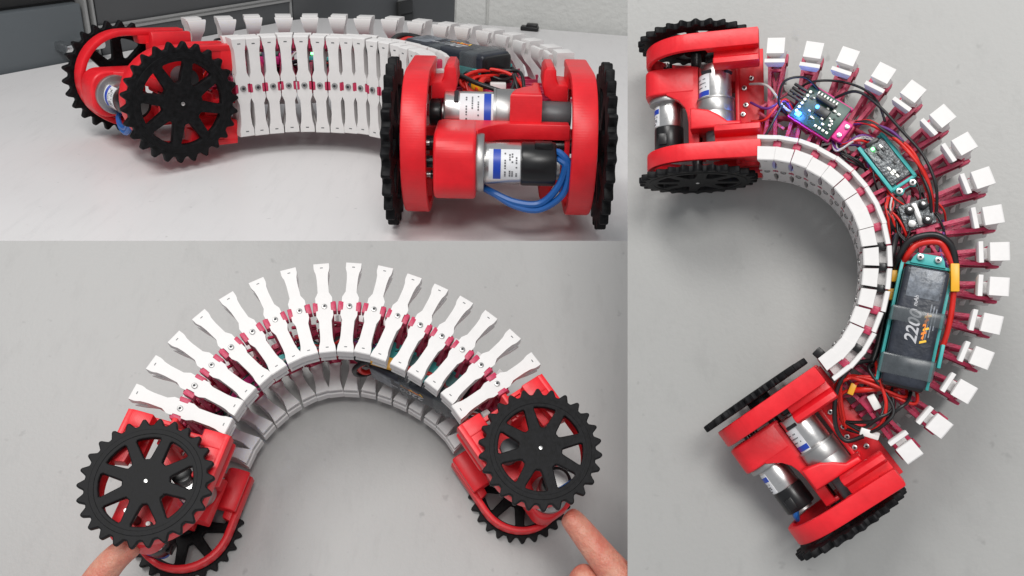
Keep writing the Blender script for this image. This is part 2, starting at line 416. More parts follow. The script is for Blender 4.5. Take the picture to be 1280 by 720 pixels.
def label_mesh(x, z, r, y0, y1, t0, t1, band, text):
    """paper sticker wrapped round a motor, with a blue band and rows of small print"""
    b = MB()
    def patch(ya, yb, ta, tb, rr, m, n=18):
        V = []; F = []
        for j in range(n + 1):
            t = R_(ta + (tb - ta) * j / n)
            for yy, q in ((ya, rr), (yb, rr), (yb, rr - .006), (ya, rr - .006)): V.append((x + q * math.cos(t), yy, z + q * math.sin(t)))
        for j in range(n):
            for e in range(4): F.append((4 * j + e, 4 * j + (e + 1) % 4, 4 * j + 4 + (e + 1) % 4, 4 * j + 4 + e))
        F += [(0, 1, 2, 3), (4 * n, 4 * n + 1, 4 * n + 2, 4 * n + 3)]
        b.raw(V, F, m)
    patch(y0, y1, t0, t1, r + .003, MAT['label'])
    patch(band[0], band[1], t0 + 1, t1 - 1, r + .0055, MAT['blue'])
    rnd = random.Random(3)
    for yy in text:
        t = t0 + 10
        while t < t1 - 14:
            dt = rnd.uniform(2, 5)
            if rnd.random() < .7: patch(yy, yy + .009, t, t + dt, r + .0055, MAT['print'], 3)
            t += dt + 2.5
    return b.data('motor_label', 35)

def build_unit(rig, k, root, meshes):
    u = link('drive_unit', meshes['bracket'], root); u.matrix_local = rig.unit(k)
    S = rig.yw; f = S / .64
    for sd in (1, -1):
        o = link('wheel', WHEEL, u)
        o.matrix_local = Matrix.Translation((0, sd * (S - .0375), .5)) @ Matrix.Rotation(R_(180 if sd > 0 else 0), 4, 'Z') @ Matrix.Rotation(R_(7 * k + 5 * sd), 4, 'Y')
        link('side_frame', meshes['frame_l' if sd > 0 else 'frame_r'], u)
    link('motor', meshes['front'], u); link('motor', meshes['rear'], u)
    link('motor_label', meshes['front_label'], u); link('motor_label', meshes['rear_label'], u)
    link('motor_cap', meshes['cap'], u); link('gearbox', meshes['gearbox'], u)
    link('motor_wire', meshes['blue1'], u); link('motor_wire', meshes['blue2'], u)
    return u

def unit_meshes(rig):
    S = rig.yw; f = S / .64; a = S - .245
    Y = lambda v: v * f
    d = dict(frame_l=side_frame_mesh(S, False), frame_r=side_frame_mesh(S, True), bracket=bracket_mesh(S))
    d['front'] = motor_mesh(.245, .45, Y(-.09), Y(.13), .120, 'front')
    d['rear'] = motor_mesh(-.17, .65, Y(-.33), Y(-.025), .132, 'rear')
    d['front_label'] = label_mesh(.245, .45, .120, Y(-.055), Y(.12), -32, 54, (Y(-.03), Y(.012)), [Y(.032), Y(.058), Y(.072), Y(.095)])
    d['rear_label'] = label_mesh(-.17, .65, .132, Y(-.235), Y(-.035), -25, 72, (Y(-.092), Y(-.05)), [Y(-.20), Y(-.165), Y(-.13)])
    b = MB(); b.cyl((.245, Y(.125), .45), (.245, Y(.325), .45), .126, MAT['blackgloss'], n=36, bev=.015)
    b.cyl((.245, Y(.315), .45), (.245, Y(.345), .45), .09, MAT['gear'], n=24)
    b.box((.25, Y(.2), .55), (.32, Y(.30), .588), MAT['blackgloss'], .006)
    d['cap'] = b.data('motor_cap')
    b = MB(); b.cyl((-.17, Y(-.03), .65), (-.17, Y(.09), .65), .152, MAT['gear'], n=40, bev=.01)
    b.cyl((-.17, Y(.08), .65), (-.17, Y(.2), .65), .152, MAT['gear'], n=40, bev=.01)
    b.cyl((-.17, Y(-.036), .65), (-.17, Y(-.022), .65), .157, MAT['gear'], n=40)
    d['gearbox'] = b.data('gearbox')
    for nm, o in (('blue1', 0), ('blue2', .035)):
        b = MB()
        b.tube([(.27, Y(.30) , .53 - o), (.31, Y(.345) - o * .3, .53 - o), (.33, a - .005 - o * .6, .46), (.33, a - .03 - o, .30 + o), (.32, Y(.24), .20 + o), (.31, Y(.10), .215 + o * .6),
                (.27, Y(-.03), .28), (.2, Y(-.1), .30)], .021, MAT['wblue'], n=8)
        d[nm] = b.data('motor_wire')
    return d

# ------------------------------------------------------------------ ribs
def lerp_tab(tab, v):
    for (a, p), (b, q) in zip(tab, tab[1:]):
        if v <= b:
            t = (v - a) / (b - a); t = t * t * (3 - 2 * t); return p + (q - p) * t
    return tab[-1][1]

def plate_mesh(H, prof, mirror, cap=.108):
    """dog-bone side plate: x along the body, y inward from the outer face, z up from its foot"""
    top, neck, mid, notch, low, belly, wedge, lip = prof
    tab = [(0, belly), (.065, belly), (.135, low * 1.1), (.19, low), (.34, low), (.40, mid), (.452, mid), (.458, notch), (.542, notch), (.548, mid), (.60, mid),
           (.66, neck), (.83, neck), (.88, neck * 1.06), (.945, top * .97), (1, top)]
    q = H
    zs = [0, .008, .04, .065, .09, .12, .16, .20, .27, .34, .37, .40, .453, .457, .50, .543, .547, .60, .63, .66, .75, .83, .88, .905, .93, .96, .992, 1]
    outer = [(.0 if 0 < i < len(zs) - 1 else .008, z * q) for i, z in enumerate(zs)]
    inner = [(cap, 1), (cap + .004, .985), (cap, .86), (.165, .86), (.168, .985), (.172, .992), (.200, .992), (.206, .975), (.206, .88), (.16, .80), (.105, .72), (.068, .62), (.058, .547), (.058, .457), (.068, .38),
             (.105, .28), (.16, .20), (.206, .12), (.206, .025), (.200, .008), (.172, .008), (.168, .015), (.165, .14), (cap, .14), (cap + .004, .015), (cap, 0)]
    poly = outer + [(r, z * q) for r, z in inner]
    n = len(poly); V = []
    for s in (-1, 1):
        for i, (r, z) in enumerate(poly):
            hw = lerp_tab(tab, z / q)
            if r > .161 and (z > .87 * q or z < .13 * q): hw = (top if z > q / 2 else belly) * lip * (.72 + .28 * min(1, max(0, (abs(z / q - .5) - .37) / .12)))
            elif r > .09 and (z > .84 * q or z < .16 * q) and not (z > .95 * q or z < .05 * q): hw *= .8
            elif r > .05 and .12 < z / q < .88: hw *= .86
            hw += r * wedge
            V.append((s * hw, r, z))
    F = [tuple(range(n)), tuple(range(n, 2 * n))] + [(i, (i + 1) % n, n + (i + 1) % n, n + i) for i in range(n)]
    b = MB(); b.raw(V, F, MAT['white'])
    for z in (.055, .945): b.box((-.012, -.001, z * q - .004), (.012, .01, z * q + .004), MAT['grey'])
    if mirror:
        bmesh.ops.transform(b.bm, matrix=Matrix.Scale(-1, 4, (0, 1, 0)), verts=b.bm.verts)
        bmesh.ops.reverse_faces(b.bm, faces=b.bm.faces)
    return b.data('side_plate', 38)

def screw_mesh(mirror):
    b = MB(); s = 1 if mirror else -1
    b.cyl((0, -s * .004, 0), (0, s * .012, 0), .024, MAT['gear'], n=16, bev=.004)
    b.cyl((0, 0, 0), (0, s * .0135, 0), .012, MAT['ink'], n=6)
    return b.data('screw')

def core_mesh(rig, tin, tout, half):
    """raspberry flexible lattice between the two side plates"""
    m = MAT['pink']; b = MB(); zm = rig.zb + rig.H / 2; c = (rig.yout - rig.yin) / 2
    for y, s, tw in ((-rig.yin, 1, tin), (rig.yout, -1, tout)):
        for t in (-1, 1):
            b.box((min(t * tw[0], t * tw[1]), min(y + s * .004, y + s * .085), zm - .045 * rig.H / .8), (max(t * tw[0], t * tw[1]), max(y + s * .004, y + s * .085), zm + .045 * rig.H / .8), m, .006)
        w = min(tw[1], .07)
        for t in (-1, 1):
            for dz in (-.10, .10):
                b.beam((t * w * .85, y + s * .06, zm + dz * .6), (t * .028, c - s * .04, zm + dz), .015, m)
            b.beam((t * w * .85, y + s * .05, zm - .02), (-t * .03, c - s * .09, zm + .02), .012, m)
        b.box((-w * .8, y + s * .055 - .012, zm - .11), (w * .8, y + s * .055 + .012, zm + .11), m, .005)
        yy = (y + c) / 2
        b.box((-w * .8, yy - .014, zm - .13), (w * .8, yy + .014, zm - .09), m, .004)
        b.box((-w * .7, yy - s * .09 - .012, zm + .05), (w * .7, yy - s * .09 + .012, zm + .085), m, .004)
    b.box((-.042, c - .07, zm - .13), (.042, c + .07, zm + .12), m, .012)
    for s in (-1, 1):
        b.box((-half, c + s * .045 - .016, zm - .03), (half, c + s * .045 + .016, zm + .02), m, .005)
        b.beam((-half, c + s * .12, zm - .08), (half, c + s * .02, zm - .08), .012, m)
        b.beam((-half, c + s * .02, zm + .06), (half, c + s * .15, zm + .05), .011, m)
    return b.data('vertebra', 32)

def build_ribs(rig, root):
    p, d = rig.par[0], float(np.mean(rig.par[1:16]))
    wide = (.067, .047, .072, .054, .052, .072, 0.0, 1.16)
    if rig.k == 'B':
        pin = pout = (.070, .052, .072, .054, .047, .067, 0.0, .93); tin = tout = (.05, .098)
    else:
        hw = (p - rig.yin * d) / 2
        pin = (hw * .94, hw * .68, hw * .985, hw * .62, hw * .68, hw * .95, d / 2, 1.03); tin = (hw * .60, hw * .97)
        pout = wide; tout = (.05, .085)
    mi = plate_mesh(rig.H, pin, False); mo = plate_mesh(rig.H, pout, True, .108 if rig.pitch else .128)
    si, so = screw_mesh(False), screw_mesh(True)
    pins = []
    for m_ in (MAT['pink'], MAT['blackgloss']):
        b = MB(); b.box((-.03, -.034, -.06), (.03, .034, .03), m_, .006); b.box((-.008, -.12, -.02), (.008, -.03, .04), m_); pins.append(b.data('link_pin'))
    core = core_mesh(rig, tin, tout, p / 2 * .98)
    rnd = random.Random(11)
    for i in range(NV):
        v = link('vertebra', core, root); v.matrix_local = rig.vert(i)
        for me, y, s in ((mi, -rig.yin, si), (mo, rig.yout, so)):
            q = link('side_plate', me, v); q.location = (0, y, rig.zb + rnd.uniform(-.006, .006)); w_ = 1.0 if (y > 0 or rig.pitch) else .25
            q.rotation_euler = (rnd.uniform(-.008, .008), rnd.uniform(-.018, .018) * w_, rnd.uniform(-.03, .03) * w_)
            if y < 0 and i < NV - 1 and not rig.pitch:
                o = link('link_pin', pins[i in (8, 9, 10, 13)], v); o.location = (p / 2 - (rig.yin - .14) * d / 2, y + .138, rig.zb + rig.H * .90); o.rotation_euler = (0, 0, -d / 2)
            r = link('screw', s, v); r.location = (0, y + (.001 if y < 0 else -.001), rig.zb + rig.H / 2); r.rotation_euler = (0, rnd.uniform(0, 3), 0)

# ------------------------------------------------------------------ electronics
def pose(rig, i, y, z, yaw=0.0):
    return rig.vert(i) @ Matrix.Translation((0, y, z)) @ Matrix.Rotation(R_(yaw), 4, 'Z')

def build_electronics(rig, root):
    cy = (rig.yout - rig.yin) / 2 - .03
    top = rig.zb + rig.H
    # ---- magenta tray with the controller board
    P = pose(rig, 1.8, cy + .05, top - .27, -15)
    b = MB(); m = MAT['magenta']
    b.box((-.19, -.145, -.03), (.19, .145, .0), m, .006)
    for y in (-1, 1): b.box((-.195, y * .15 - .012, -.03), (.195, y * .15 + .012, .035), m, .006)
    b.box((.19, -.12, -.03), (.275, .05, .05), m, .012)
    for x, y in ((.235, -.075), (.245, .01)): b.cyl((x, y, .045), (x, y, .066), .019, MAT['steel'], n=14, bev=.003)
    for x, y in ((-.13, -.1), (.13, .1)): b.cyl((x, y, -.22), (x, y, -.02), .022, m, n=10)
    tray = b.obj('controller_tray', root); tray.matrix_local = P
    b = MB(); b.box((-.185, -.148, .036), (.185, .148, .052), MAT['pcb'], .003)
    for k in range(6): b.cyl((-.155, -.09 + .036 * k, .05), (-.155, -.09 + .036 * k, .068), .0125, MAT['solder'], n=8)
    for k in range(4): b.box((.03 + .035 * k, -.125, .05), (.052 + .035 * k, -.103, .066), MAT['solder'], .003)
    for k in range(7): b.box((-.10 + .028 * k, .105, .05), (-.088 + .028 * k, .125, .085), MAT['solder'])
    for x, y in ((.09, .06), (.135, .055), (.12, -.02), (.13, -.055), (.08, -.075), (.05, -.04)): b.box((x - .012, y - .01, .05), (x + .012, y + .01, .072), MAT['solder'], .003)
    rnd = random.Random(5)
    for k in range(26):
        x, y = rnd.uniform(-.15, .15), rnd.uniform(-.11, .11); a = rnd.uniform(.006, .012)
        b.box((x - a, y - a * .6, .05), (x + a, y + a * .6, .062), rnd.choice([MAT['solder'], MAT['chip'], MAT['chip'], MAT['steel']]))
    brd = b.obj('circuit_board', tray)
    b = MB(); b.box((-.035, -.035, .05), (.075, .04, .082), MAT['chip'], .004); b.box((-.09, .065, .05), (.08, .1, .10), MAT['chip'], .003); b.obj('chip', tray)
    b = MB(); b.box((-.15, -.125, .052), (-.105, -.085, .074), MAT['led'], .006); b.cyl((-.035, .015, .08), (-.035, .015, .09), .014, MAT['led'], n=10); b.obj('led', tray)
    if rig.k == 'C':                                                          # the only board whose lamp is seen lit
        ld = bpy.data.lights.new('led_glow', 'POINT'); ld.color = (.06, .22, 1.0); ld.energy = 26 * SCALE[rig.k] ** 2 * .11; ld.shadow_soft_size = .002
        lo = link('led_glow', ld, tray); lo.location = (-.13, -.125, .125)
    b = MB()
    for k in range(4): b.box((-.30, -.02 + .03 * k, .03 + .01 * (k % 2)), (-.17, .002 + .03 * k, .055 + .01 * (k % 2)), MAT['wblack'], .004)
    b.obj('header_plug', tray)
    # ---- teal tray with the radio module
    P = pose(rig, 4.95, cy + .005, top - .29, -4)
    b = MB(); m = MAT['teal']
    b.box((-.215, -.105, -.03), (.215, .105, -.005), m, .005)
    for y in (-1, 1): b.box((-.215, y * .10 - .014, -.03), (.215, y * .10 + .014, .04), m, .006)
    b.box((.20, -.114, -.03), (.225, .114, .03), m, .006)
    b.prism([(.21, -.10), (.27, -.085), (.285, -.05), (.265, -.02), (.21, .0), (.265, .03), (.285, .06), (.27, .09), (.21, .105)], -.03, .0, m, 'Z', bev=.006)
    for y in (-.058, .058): b.cyl((.248, y, -.002), (.248, y, .028), .026, MAT['steel'], n=16, bev=.004); b.cyl((.248, y, .02), (.248, y, .0295), .013, MAT['ink'], n=6)
    b.cyl((0, 0, -.2), (0, 0, -.02), .03, m, n=10)
    tray = b.obj('radio_tray', root); tray.matrix_local = P
    b = MB(); b.box((-.175, -.082, .0), (.185, .082, .045), MAT['shield'], .008); b.box((-.20, -.05, .01), (-.17, .05, .06), MAT['chip'], .004)
    for k in range(12): 
        x, y = rnd.uniform(-.13, .15), rnd.uniform(-.065, .065); b.box((x - .016, y - .01, .04), (x + .016, y + .01, .053), rnd.choice([MAT['chip'], MAT['solder'], MAT['shield']]), .002)
    b.obj('radio_module', tray)
    b = MB(); b.box((-.15, -.04, .045), (-.125, -.015, .06), MAT['ledg'], .004); b.obj('led', tray)
    # ---- metal voltage regulator block with black knobs
    P = pose(rig, 7.3, cy + .005, top - .27, 1)
    b = MB(); b.box((-.105, -.115, -.06), (.105, .115, .0), MAT['shield'], .012)
    b.box((-.09, -.02, -.005), (.09, .02, .012), MAT['gear'], .004)
    b.cyl((.06, -.06, -.01), (.06, -.06, .02), .03, MAT['gear'], n=16, bev=.005)
    b.box((-.04, -.125, -.08), (.05, .125, -.02), MAT['chip'], .006)
    b.cyl((0, 0, -.2), (0, 0, -.03), .03, MAT['pink'], n=10)
    reg = b.obj('power_block', root); reg.matrix_local = P
    for x, y in ((-.045, -.045), (-.055, .06), (.07, .05)):
        b = MB(); b.cyl((x, y, -.002), (x, y, .035), .036, MAT['blackgloss'], n=18, bev=.008); b.cyl((x - .005, y, .03), (x - .005, y, .042), .015, MAT['steel'], n=12, bev=.003); b.obj('knob', reg)
    # ---- teal tray with the battery
    P = pose(rig, 11.6, cy - .02, top - .315, 5.5)
    b = MB(); m = MAT['teal']
    L, W = .46, .175
    b.box((-L, -W, -.03), (L, W, .0), m, .006)
    for y in (-1, 1): b.box((-L, y * W - .012, -.03), (L, y * W + .012, .17 if not rig.pitch else .12), m, .006)
    b.box((-L - .012, -W - .012, -.03), (-L + .012, W + .012, .168), m, .006)
    b.prism([(-L, -.125), (-L - .05, -.11), (-L - .085, -.085), (-L - .085, .085), (-L - .05, .11), (-L, .125)], .15, .185, m, 'Z', bev=.008)
    for y in (-.062, .062): b.cyl((-L - .052, y, .18), (-L - .052, y, .21), .025, MAT['steel'], n=16, bev=.004); b.cyl((-L - .052, y, .2), (-L - .052, y, .2115), .012, MAT['ink'], n=6)
    b.box((.10, W + .03, .12), (.28, W + .055, .2), m, .006)
    for x in (-.25, .25): b.cyl((x, 0, -.2), (x, 0, -.02), .03, m, n=10)
    tray = b.obj('battery_tray', root); tray.matrix_local = P
    b = MB(); b.box((-.435, -.157, .0), (.47, .157, .275), MAT['batt'], .035, seg=4)
    bat = b.obj('battery', tray)
    b = MB(); b.box((-.42, -.115, .27), (-.20, .115, .2775), MAT['battpale'], .003)
    for k, (x0, x1, y) in enumerate(((-.16, .08, .092), (-.14, .02, .112), (-.17, .10, .072))): b.box((x0, y, .272), (x1, y + .008, .2775), MAT['battpale'])
    b.obj('battery_print', bat)
    tx = lambda s, sz, x, y, m_, nm, sh=.25: (lambda bb: (bb.mesh(text_mesh(s, sz, sh, .0012), m_, Matrix.Translation((x, y, .2765)) @ Matrix.Rotation(R_(180), 4, 'Z')), bb.obj(nm, bat)))(MB())
    tx('2200', .122, .02, -.015, MAT['letter'], 'capacity_print')
    tx('mAh', .042, -.175, -.035, MAT['letter'], 'capacity_print', .2)
    b = MB()                                                                   # jagged orange flash beside the figures
    for k in range(7):
        x0 = .115 - .032 * k; y0 = .045 + .006 * (k % 2); y1 = .092 - .012 * ((k * 2) % 3); sl = .022
        b.raw([(x0, y0, .2785), (x0 + .019, y0, .2785), (x0 + .019 - sl, y1, .2785), (x0 + .004 - sl, y1 - .006, .2785),
               (x0, y0, .274), (x0 + .019, y0, .274), (x0 + .019 - sl, y1, .274), (x0 + .004 - sl, y1 - .006, .274)],
              [(0, 1, 2, 3), (4, 5, 6, 7), (0, 1, 5, 4), (1, 2, 6, 5), (2, 3, 7, 6), (3, 0, 4, 7)], MAT['orange' if k % 3 else 'amber'])
    b.box((-.10, .058, .274), (.10, .066, .279), MAT['orange'])
    b.obj('flash_print', bat)
    for x0, x1 in ((-.12, .0), (.24, .40)):
        b = MB(); b.box((x0, -W - .014, -.02), (x1, W + .014, .283 if x0 > 0 else .2805), MAT['tape'], .02); b.obj('clear_tape', tray)
    b = MB(); b.box((.40, -.15, .02), (.49, .15, .262), MAT['blackgloss'], .03); b.obj('battery_end', tray)
    # ---- plugs and cables
    def plug(name, i, y, z, yaw, sx, sy, sz, m_):
        b = MB(); b.box((-sx, -sy, -sz), (sx, sy, sz), m_, min(sx, sy, sz) * .25); o = b.obj(name, root); o.matrix_local = pose(rig, i, y, z, yaw); return o
    zt = top - .12
    plug('power_plug', 9.75, cy + .185, zt - .02, 3, .105, .03, .05, MAT['yellow'])
    plug('power_plug', 9.75, cy - .225, zt - .14, 3, .045, .028, .045, MAT['yellow'])
    plug('power_plug', 10.55, cy - .22, zt - .14, 3, .045, .032, .045, MAT['yellow'])
    plug('power_plug', 15.1, cy - .13, zt - .12, 30, .045, .022, .04, MAT['yellow'])
    plug('white_plug', 14.8, cy + .05, zt - .14, 75, .06, .03, .035, MAT['plug'])
    plug('white_plug', 15.6, cy + .20, zt - .15, -50, .07, .03, .035, MAT['plug'])
    def wire(pts, m_, r=.013):
        b = MB(); b.tube([rig.at(*q) for q in pts], r, MAT[m_], n=7, sub=7); return b.obj('cable', root, 60)
    o, i_ = cy + .16, cy - .21
    # fat battery leads arching over the far end of the battery
    wire([(9.6, i_ - .02, zt - .16), (8.9, i_ + .02, zt), (8.35, cy - .10, zt + .05), (8.3, cy + .06, zt + .06), (8.7, o - .0, zt + .04), (9.3, o + .03, zt)], 'wblack', .024)
    wire([(9.5, i_ + .03, zt - .15), (8.95, i_ + .07, zt), (8.55, cy - .06, zt + .02), (8.55, cy + .08, zt + .03), (8.9, o - .03, zt + .01), (9.35, o + .015, zt - .01)], 'wred', .026)
    wire([(10.2, o + .03, zt - .02), (11.2, o + .045, zt - .05), (12.2, o + .05, zt - .09), (13.2, o + .0, zt - .10), (13.9, cy + .1, zt - .12)], 'wred', .022)
    wire([(7.9, i_ + .03, zt - .16), (8.8, i_ - .02, zt - .1), (10, i_ - .015, zt - .17), (11.5, i_ - .02, zt - .2), (13, i_ + .02, zt - .16), (13.9, i_ + .06, zt - .14)], 'wblack', .024)
    # bundle along the outer side
    rnd = random.Random(21)
    for k, c_ in enumerate(('wred', 'wred', 'wblack', 'wred', 'wblack', 'wpurple')):
        j = lambda s=.02: rnd.uniform(-s, s)
        wire([(3.1, o - .06 + j(), zt - .16), (3.5, o - .02 + j(), zt - .1 + j()), (4.3, o + .0 + j(), zt - .07 + j()), (5.2, o + .01 + j(), zt - .07 + j()), (6.1, o - .01 + j(), zt - .1 + j()),
              (6.9, o - .03 + j(), zt - .13 + j()), (7.7, cy + .09 + j(), zt - .2)], c_, .013)
    wire([(2.0, o + .02, zt - .14), (2.6, o + .12, zt - .03), (3.4, o + .10, zt + .0), (4.6, o + .06, zt - .02), (5.6, o + .06, zt - .04), (6.6, o + .03, zt - .06), (7.4, o - .02, zt - .14)], 'wblack', .012)
    wire([(.6, o + .0, zt - .22), (1.1, o + .10, zt - .12), (1.9, o + .17, zt - .13), (2.7, o + .19, zt - .13), (3.3, o + .15, zt - .12), (3.9, o + .05, zt - .10)], 'wblack', .010)
    wire([(.7, cy - .02, zt - .2), (.25, cy + .06, zt - .08), (.35, cy + .22, zt - .02), (1.0, cy + .27, zt - .04), (1.6, cy + .2, zt - .12)], 'wblack', .010)
    for k, c_ in enumerate(('wpurple', 'wgrey', 'wred', 'wblack', 'wpurple', 'wgrey')):
        j = lambda s=.05: rnd.uniform(-s, s)
        wire([(2.7 + j(), cy - .06 + j(), zt - .2), (3.2, cy - .14 + j(), zt - .13), (3.6, cy - .02 + j(), zt - .1), (4.1, cy + .05 + j(), zt - .17)], c_, .010)
        wire([(6.0, cy - .1 + j(), zt - .22), (6.6, cy - .16 + j(), zt - .16), (7.2, cy - .19 + j(.02), zt - .16), (8.0, cy - .18 + j(), zt - .22)], ('wred', 'wblack')[k % 2], .011)
    for k, c_ in enumerate(('wgrey', 'wpurple', 'wred', 'wblack')):
        j = lambda s=.05: rnd.uniform(-s, s)
        wire([(-.85, cy + .25 - .16 * k, zt - .26), (-.2, cy + .16 - .13 * k + j(), zt - .1), (.45, cy + .06 + j(), zt - .12), (1.0, cy + j(), zt - .2)], c_, .011)
    for k in range(22):
        j = lambda s=.05: rnd.uniform(-s, s)
        i0 = rnd.uniform(2.2, 8.6); yb = i_ + .05 + rnd.random() * .10 if k % 3 else o - rnd.random() * .08
        wire([(i0, yb + j(), zt - .30), (i0 + .5, yb + j(), zt - .19 + j(.03)), (i0 + 1.1, yb + j(), zt - .17 + j(.03)), (i0 + 1.8, yb + j(), zt - .18 + j(.03)), (i0 + 2.3, yb + j(), zt - .30)],
             ('wred', 'wblack', 'wred', 'wpurple', 'wgrey')[k % 5] if k % 2 else 'wblack', rnd.choice((.008, .010)))
    # tangle between the battery and the rear module
    for k in range(11):
        j = lambda s=.07: rnd.uniform(-s, s)
        c_ = ('wred', 'wblack', 'wred', 'wblack', 'wred', 'wred')[k % 6]
        y0 = cy - .15 + .035 * k
        wire([(13.55 + j(.1), y0, zt - .17), (14.0, y0 + j(), zt - .06 + j(.04)), (14.5 + j(), cy + (.14 if k % 2 else -.12) + j(), zt - .07 + j(.05)), (15.1, cy + (.2 if k % 2 else -.2) + j(), zt - .09 + j(.05)),
              (15.7, cy + (.12 if k % 2 else -.18) + j(), zt - .16), (16.2, cy + j(), zt - .25)], c_, .0135)
    wire([(13.6, cy - .17, zt - .12), (14.2, cy - .25, zt - .05), (15.1, cy - .24, zt - .04), (15.9, cy - .18, zt - .06), (16.5, cy - .02, zt - .1), (16.4, cy + .12, zt - .12), (15.8, cy + .18, zt - .1)], 'wblack', .018)
    wire([(15.1, cy - .12, zt - .12), (14.7, cy - .06, zt - .08), (14.3, cy - .0, zt - .1), (13.9, cy + .03, zt - .14)], 'wred', .024)
    if rig.k == 'C': plug('black_plug', 15.2, -rig.yin - .035, rig.zb + rig.H * .5, 8, .04, .035, .05, MAT['blackgloss'])  # black connector plug against the inner ribs

def build_robot(k, label):
    rig = Rig(k); s = SCALE[k]
    R = T @ np.array(FIT[k]['R']); t = T @ (np.array(FIT[k]['t']) * s) + CAM
    root = link('snake_robot', None)
    root.empty_display_size = .1
    root.matrix_world = Matrix([[*(R[r] * s), t[r]] for r in range(3)] + [[0, 0, 0, 1]])
    tag(root, label, 'robot', 'snake robots on the tables')
    me = unit_meshes(rig)
    build_unit(rig, 1, root, me); build_unit(rig, 2, root, me)
    build_ribs(rig, root); build_electronics(rig, root)
    return rig, root

# ------------------------------------------------------------------ tables, wall, cabinet
PLANE = {'A': ((0.05672, -0.88498, -0.46216), -2.47277), 'B': ((0.11103, -0.44917, -0.88652), -8.33443), 'C': ((-0.32108, -0.07388, -0.94417), -8.06677)}
def ray(px): return np.array([(px[0] - 640) / FPX, (px[1] - 360) / FPX, 1.0])
def on_table(k, px):                                  # point of a table top, camera frame
    n, d = np.array(PLANE[k][0]), PLANE[k][1] * SCALE[k]; r = ray(px)
    return r * (d / (n @ r))
def slab(name, k, corners, thick, m):
    n = np.array(PLANE[k][0])
    V = []
    for px in corners: V.append(w(on_table(k, px)))
    for px in corners: V.append(w(on_table(k, px) - n * thick))
    q = len(corners)
    F = [tuple(range(q)), tuple(range(q, 2 * q))] + [(i, (i + 1) % q, q + (i + 1) % q, q + i) for i in range(q)]
    b = MB(); b.raw(V, F, m); return structure(b.obj(name))

def table_mat(name, col, rough, var=0.03):
    m = mat(name, col, rough, var=var, vscale=3.0, bump=0.03, bscale=320, spec=0.4)
    nt = m.node_tree; b = nt.nodes['Principled BSDF']                          # faint smudges and specks
    tc = nt.nodes.new('ShaderNodeTexCoord'); n = nt.nodes.new('ShaderNodeTexNoise'); n.inputs['Scale'].default_value = 95; n.inputs['Detail'].default_value = 2
    nt.links.new(tc.outputs['Object'], n.inputs['Vector'])
    mr = nt.nodes.new('ShaderNodeMapRange'); mr.inputs[1].default_value = .70; mr.inputs[2].default_value = .78; mr.inputs[3].default_value = 1; mr.inputs[4].default_value = .82
    nt.links.new(n.outputs['Fac'], mr.inputs[0])
    mp = nt.nodes.new('ShaderNodeMapping'); mp.inputs['Scale'].default_value = (14, 2.2, 8); mp.inputs['Rotation'].default_value = (0, 0, .6)
    n3 = nt.nodes.new('ShaderNodeTexNoise'); n3.inputs['Scale'].default_value = 5; n3.inputs['Detail'].default_value = 8; n3.inputs['Roughness'].default_value = .72
    nt.links.new(tc.outputs['Object'], mp.inputs[0]); nt.links.new(mp.outputs[0], n3.inputs['Vector'])
    m3 = nt.nodes.new('ShaderNodeMapRange'); m3.inputs[1].default_value = .52; m3.inputs[2].default_value = .72; m3.inputs[3].default_value = 1; m3.inputs[4].default_value = .93
    nt.links.new(n3.outputs['Fac'], m3.inputs[0])
    mm = nt.nodes.new('ShaderNodeMath'); mm.operation = 'MULTIPLY'; nt.links.new(m3.outputs[0], mm.inputs[0]); nt.links.new(mr.outputs[0], mm.inputs[1]); mr = mm
    src = b.inputs['Base Color'].links[0].from_socket
    mx = nt.nodes.new('ShaderNodeMix'); mx.data_type = 'RGBA'; mx.blend_type = 'MULTIPLY'; mx.inputs[0].default_value = 1
    nt.links.new(src, mx.inputs[6]); nt.links.new(mr.outputs[0], mx.inputs[7]); nt.links.new(mx.outputs[2], b.inputs['Base Color'])
    return m
TA = table_mat('white_laminate', (0.70, 0.685, 0.685), 0.36)
TB = table_mat('grey_laminate', (0.385, 0.38, 0.372), 0.45)
TC = table_mat('pale_grey_laminate', (0.375, 0.373, 0.362), 0.42)
far = [(0, 94), (200, 56), (310, 35.5), (345, 29), (368, 25), (385, 23), (402, 22.5), (430, 23), (470, 24.0), (568, 28.5), (664, 35.5), (784, 45), (1000, 64)]
slab('table', 'A', [(-260, 330), (-260, 143), (-100, 113)] + far + [(1000, 330)], 0.02, TA)
slab('table', 'B', [(-60, 301), (850, 301), (860, 790), (-80, 790)], 0.012, TB)
slab('table', 'C', [(784.5, -40), (1340, -40), (1340, 770), (784.5, 770)], 0.012, TC)

nA = np.array(PLANE['A'][0])
def wall_frame(pa, pb, back):
    """upright plane standing behind the table line pa-pb: returns origin, along, up, normal (camera frame)"""
    a, b = on_table('A', pa), on_table('A', pb); u = (b - a) / np.linalg.norm(b - a)
    n = np.cross(u, nA); n = n if n @ a < 0 else -n       # towards the camera
    return a - n * back, u, nA, n
def on_wall(fr, px):
    o, u, v, n = fr; r = ray(px); P = r * ((n @ o) / (n @ r)); d = P - o
    return float(d @ u), float(d @ v)
def place(fr):
    o, u, v, n = fr; W = w(o); U = Vector(T @ u); Vv = Vector(T @ v); N = Vector(T @ n)
    return mat4(W, U, Vv, N)
CF = wall_frame((0, 94), (310, 35.5), .03)
cab = tag(empty('cabinet', None, place(CF)), 'dark grey cabinet doors with pale trim behind the far edge of the white table', 'cabinet')
cg = mat('cabinet_grey', (0.075, 0.077, 0.080), 0.42, var=0.10, vscale=3)
cb = mat('cabinet_bluegrey', (0.105, 0.118, 0.128), 0.42, var=0.08, vscale=3)
